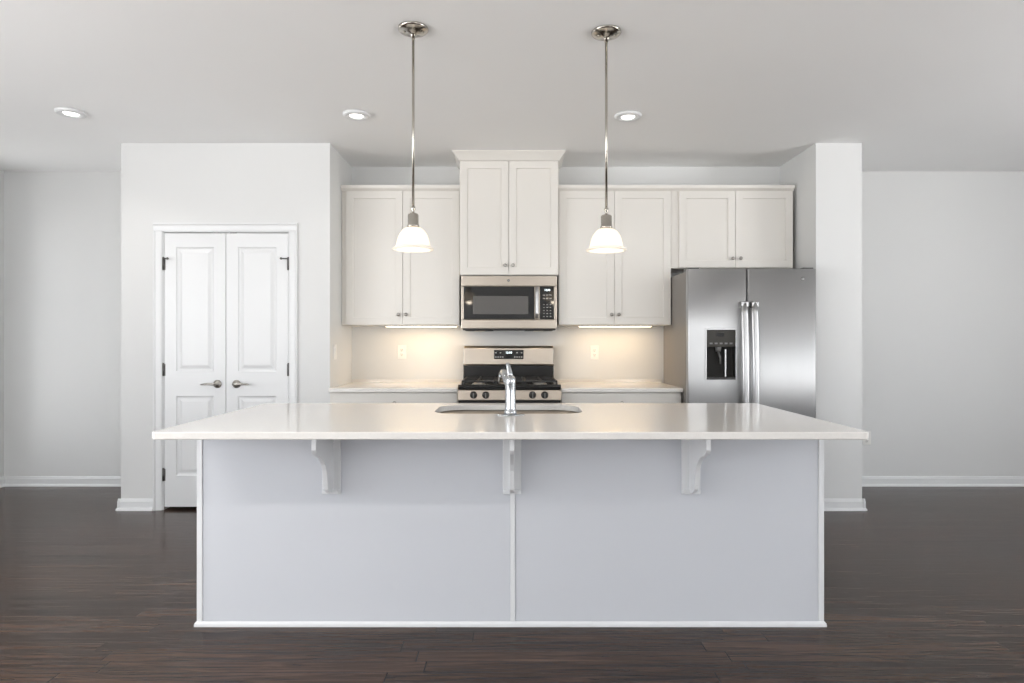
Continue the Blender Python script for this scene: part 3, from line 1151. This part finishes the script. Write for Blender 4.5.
# countertop with sink cut out
CY0, CY1 = 2.462, 3.62
cx0, cx1 = PX(152.8, CY0 + 0.022), PX(867.9, CY0 + 0.022)
sk = (PX(433.5, 3.15), PX(583.5, 3.15), 3.085, 3.525)
m = MB()
bm = m.bm
nq = 10
hole = rrect(sk[0], sk[1], sk[2], sk[3], 0.12, nq)
lv = [(0.004, CT), (0.0012, CT - 0.0012), (0.0, CT - 0.004), (0.0, CB + 0.004), (0.0012, CB + 0.0012), (0.004, CB)]
outer = [[bm.verts.new((x, y, z)) for x, y in inset_poly(cx0, cx1, CY0, CY1, 0.022, nq, i)] for i, z in lv]
ht = [bm.verts.new((x, y, CT)) for x, y in hole]
hb = [bm.verts.new((x, y, CB)) for x, y in hole]
n = len(hole)
for a, b in zip(outer, outer[1:]):
    for i in range(n):
        j = (i + 1) % n
        m.face([a[i], a[j], b[j], b[i]])
for i in range(n):
    j = (i + 1) % n
    m.face([ht[i], ht[j], hb[j], hb[i]])
# rings match corner for corner, so top and bottom are skinned between the outline and the hole
for o_, h_ in ((outer[0], ht), (outer[-1], hb)):
    for i in range(n):
        j = (i + 1) % n
        m.face([o_[i], o_[j], h_[j], h_[i]])
tag(m.build('island_countertop', M_TOP), 'long white quartz top on the island with a sink cut into it', 'countertop')

# sink
t = thing('sink', 'stainless undermount sink set into the island countertop', 'sink', ((sk[0] + sk[1]) / 2, (sk[2] + sk[3]) / 2, CB - 0.2))
m = MB()
g = -0.012
loops = []
for i, z, r in ((g - 0.018, CB - 0.001, 0.145), (g, CB - 0.001, 0.13), (g + 0.003, CB - 0.004, 0.128), (g + 0.008, CB - 0.17, 0.12), (0.012, CB - 0.195, 0.10), (0.04, CB - 0.2, 0.07)):
    loops.append([Vector((x, y, z)) for x, y in rrect(sk[0] + i, sk[1] - i, sk[2] + i, sk[3] - i, r, nq)])
m.rings(loops, cap0=False, smooth=True)
bowl = m.build('bowl', M_SINK, t)
md = bowl.modifiers.new('thick', 'SOLIDIFY')
md.thickness = 0.0015
md.offset = -1
MB().lathe([(0, 0), (0.045, 0.0), (0.045, 0.003), (0.036, 0.004), (0.03, 0.001), (0, 0.001)], ((sk[0] + sk[1]) / 2, (sk[2] + sk[3]) / 2, CB - 0.2)).build('drain', M_CHROME, t)

# faucet
fx, fy = PX(510.4, 3.02), 3.022
t = thing('faucet', 'chrome pull out kitchen faucet standing beside the sink', 'faucet', (fx, fy, CT))
m = MB()
m.lathe([(0, 0), (0.070, 0.0), (0.070, 0.003), (0.066, 0.0055), (0.03, 0.007), (0, 0.007)], (0, 0, 0), n=40)
for v in m.bm.verts:
    v.co = Vector((fx + v.co.x, fy + v.co.y * 0.42, CT + v.co.z))
m.build('base_plate', M_CHROME, t)
MB().lathe([(0, 0.006), (0.030, 0.006), (0.031, 0.018), (0.0265, 0.026), (0.0255, 0.04), (0.0245, 0.12), (0.0250, 0.150), (0.0262, 0.162), (0.0255, 0.176), (0.020, 0.187), (0.010, 0.193), (0, 0.194)],
           (fx, fy, CT), n=32).build('body', M_CHROME, t)
lv_ = MB()
lv_.tube([(fx, fy + 0.002, CT + 0.184), (fx - 0.002, fy + 0.006, CT + 0.200), (fx - 0.007, fy + 0.012, CT + 0.222), (fx - 0.012, fy + 0.016, CT + 0.243), (fx - 0.014, fy + 0.017, CT + 0.252)],
         [0.013, 0.0125, 0.0115, 0.0095, 0.006], 14, 0.7, up=Vector((0, 1, 0)))
lv_.build('lever', M_CHROME, t)
sp = MB()
sp.tube([(fx - 0.004, fy + 0.004, CT + 0.135), (fx - 0.018, fy + 0.035, CT + 0.165), (fx - 0.026, fy + 0.085, CT + 0.192), (fx - 0.034, fy + 0.135, CT + 0.200), (fx - 0.037, fy + 0.175, CT + 0.190)],
        [0.017, 0.018, 0.018, 0.019, 0.020], 18)
spo = sp.build('spout', M_CHROME, t)
MB().tube([(fx - 0.037, fy + 0.174, CT + 0.191), (fx - 0.039, fy + 0.195, CT + 0.178), (fx - 0.041, fy + 0.208, CT + 0.158), (fx - 0.042, fy + 0.212, CT + 0.140)],
          [0.0205, 0.022, 0.022, 0.019], 18).build('spray_head', M_CHROME, spo)

# ------------------------------------------------------------------ lamps
def pendant(px, pyc, label, first=None):
    """ceiling pendant over the island"""
    d = (ZC - HC) * F / (341.5 - pyc)
    x = PX(px, d)
    if first is not None:
        t = copy_tree(first)
        t.location = (x, d, ZC)
        t['label'] = label
    else:
        t = thing('pendant_light', label, 'pendant light', (x, d, ZC), 'bell pendants over the island')
        cn = MB().lathe([(0.0, 0), (0.072, 0.0), (0.072, -0.006), (0.066, -0.012), (0.048, -0.020), (0.018, -0.026), (0.012, -0.034), (0.008, -0.050), (0.0, -0.051)],
                        (x, d, ZC - 0.0005), n=36).build('canopy', M_PENDM, t)
        for s in (-1, 1):
            MB().lathe([(0, 0), (0.006, 0), (0.006, -0.004), (0, -0.006)], (x + s * 0.040, d - 0.012, ZC - 0.0215), n=10).build('screw', M_PENDM, cn)
        MB().tube([(x, d, ZC - 0.045), (x, d, ZB + 0.208)], 0.0062, 12).build('rod', M_PENDM, t)
        MB().lathe([(0, 0.232), (0.006, 0.231), (0.011, 0.222), (0.011, 0.214), (0.006, 0.206), (0.006, 0.198), (0.022, 0.192), (0.026, 0.186), (0.026, 0.142), (0.029, 0.138), (0.029, 0.126), (0.0, 0.125)],
                   (x, d, ZB - 0.019), n=28).build('socket', M_PENDM, t)
        sh_ = MB()
        prof = [(0.027, 0.128), (0.040, 0.122), (0.054, 0.108), (0.066, 0.086), (0.074, 0.060), (0.079, 0.034), (0.081, 0.022), (0.090, 0.016), (0.097, 0.011), (0.098, 0.005), (0.093, 0.001), (0.085, 0.0),
                (0.078, 0.010), (0.075, 0.034), (0.070, 0.060), (0.062, 0.086), (0.050, 0.106), (0.037, 0.118), (0.027, 0.123)]
        loops = [[Vector((x + r * math.cos(2 * PI * i / 48), d + r * math.sin(2 * PI * i / 48), ZB + z * 0.85)) for i in range(48)] for r, z in prof]
        sh_.rings(loops + [loops[0]], cap0=False, cap1=False, smooth=True)
        sh_.build('lamp_shade', M_OPAL, t)
        MB().lathe([(0, 0.02), (0.016, 0.024), (0.026, 0.042), (0.026, 0.056), (0.016, 0.082), (0.013, 0.100), (0.013, 0.108)], (x, d, ZB), n=20).build('bulb', M_BULB, t)
    lamp('pendant_glow', 'POINT', (x, d, ZB + 0.005), W_PEND, (1.0, 0.86, 0.68), shadow_soft_size=0.03)
    return t


DPEN = (ZC - HC) * F / (341.5 - 28.5)
ZB = PZ(250.3, DPEN)
pd = pendant(413.2, 28.5, 'nickel pendant lamp with white bell shade hanging nearer the pantry doors')
pendant(606.3, 32.0, 'nickel pendant lamp with white bell shade hanging nearer the refrigerator', pd)


def downlight(x, y, label, first=None, watts=None):
    if first is not None:
        t = copy_tree(first)
        t.location = (x, y, ZC)
        t['label'] = label
    else:
        t = thing('recessed_light', label, 'ceiling light', (x, y, ZC), 'recessed ceiling lights')
        MB().lathe([(0.0, -0.001), (0.088, -0.001), (0.088, -0.011), (0.080, -0.018), (0.052, -0.018), (0.046, -0.009), (0.0, -0.008)], (x, y, ZC + 0.0005), n=36).build('trim_ring', M_TRIM, t)
        MB().lathe([(0, -0.0085), (0.045, -0.0085), (0.042, -0.012), (0.0, -0.0135)], (x, y, ZC + 0.0005), n=32).build('lens', M_DLENS, t)
    lamp('downlight_beam', 'AREA', (x, y, ZC - 0.03), watts or W_DOWN, (1.0, 0.965, 0.92), shape='DISK', size=0.11, spread=2.15)
    return t


dl = downlight(PX(71, 4.09), 4.09, 'round recessed ceiling light in front of the pantry wall edge, farthest from the pendants')
downlight(PX(356.5, 4.13), 4.13, 'round recessed ceiling light beside the pendant rod nearer the pantry', dl)
downlight(PX(628, 4.15), 4.15, 'round recessed ceiling light beside the pendant rod nearer the fridge', dl)
for x, y in ((-2.7, 0.62), (-2.7, -1.2), (-0.9, 0.62)):  # rear lamp is added, unseen, so corbel shadows fall to the right
    downlight(x, y, 'round recessed ceiling light in the room before the island, out of view', dl, W_ROOM * (0.55 if x > -1 else 1))


def under_light(px0, px1, label, first=None):
    y0 = DU + 0.11
    a, b = PX(px0, y0), PX(px1, y0)
    t = thing('under_cabinet_light', label, 'light bar', ((a + b) / 2, y0, Z325), 'under cabinet light bars')
    MB().box(a, b, y0, y0 + 0.07, Z325 - 0.009, Z325 - 0.0005, 0.002).build('housing', M_TRIM, t)
    MB().box(a + 0.006, b - 0.006, y0 + 0.004, y0 + 0.066, Z325 - 0.013, Z325 - 0.0085, 0.0015).build('lens', M_ULENS, t)
    lamp('under_cabinet_glow', 'AREA', ((a + b) / 2, y0 + 0.035, Z325 - 0.016), W_UNDER, (1.0, 0.61, 0.25), shape='RECTANGLE', size=b - a, size_y=0.05)


under_light(385, 457, 'lit light bar under the wall cabinet nearest the pantry wall')
under_light(579, 652, 'lit light bar under the wall cabinet nearest the fridge')


# ------------------------------------------------------------------ outlets
def outlet(c, label, facing='-y', kind='outlet'):
    """wall plate 70 x 114 mm; facing -y or +x"""
    t = thing('wall_outlet' if kind == 'outlet' else 'light_switch', label, 'outlet' if kind == 'outlet' else 'light switch', c)
    Mx = Matrix.Translation(Vector(c)) @ (Matrix.Identity(4) if facing == '-y' else Matrix.Rotation(PI / 2, 4, 'Z'))

    def done(m, name, material, parent):
        bmesh.ops.transform(m.bm, matrix=Mx, verts=list(m.bm.verts))
        return m.build(name, material, parent)
    done(MB().box(-0.036, 0.036, -0.006, -0.0005, -0.058, 0.058, 0.0025), 'plate', M_PLATE, t)
    if kind == 'outlet':
        for z in (-0.02, 0.02):
            s = done(MB().lathe([(0, 0.004), (0.017, 0.004), (0.017, 0.0075), (0.015, 0.0085), (0, 0.0085)], (0, 0, z), '-y', 20), 'socket', M_PLATE, t)
            m = MB()
            m.box(-0.0075, -0.0055, -0.0090, -0.006, z - 0.003, z + 0.007)
            m.box(0.0055, 0.0075, -0.0090, -0.006, z - 0.003, z + 0.007)
            m.lathe([(0, 0.007), (0.0028, 0.007), (0.0028, 0.009), (0, 0.009)], (0, 0, z - 0.009), '-y', 8)
            done(m, 'slots', M_SLOT, s)
    else:
        done(MB().prism([(-0.005, -0.033), (-0.0075, -0.031), (-0.0105, 0.031), (-0.005, 0.033)], 0, -0.0165, 0.0165, 0.001), 'rocker', M_PLATE, t)


outlet((PX(402, YK), YK, PZ(352, YK)), 'white wall outlet under the cabinet nearest the pantry wall')
outlet((PX(594.5, YK), YK, PZ(352.5, YK)), 'white wall outlet on the wall between the range and the fridge')
outlet((PX(866.5, YB) + 0.0, YB, PZ(438, YB)), 'white wall outlet low on the far wall past the fridge')
outlet((PL1, 4.86, PZ(352, 4.86)), 'white plate on the pantry block side wall above the worktop', '+x', 'switch')
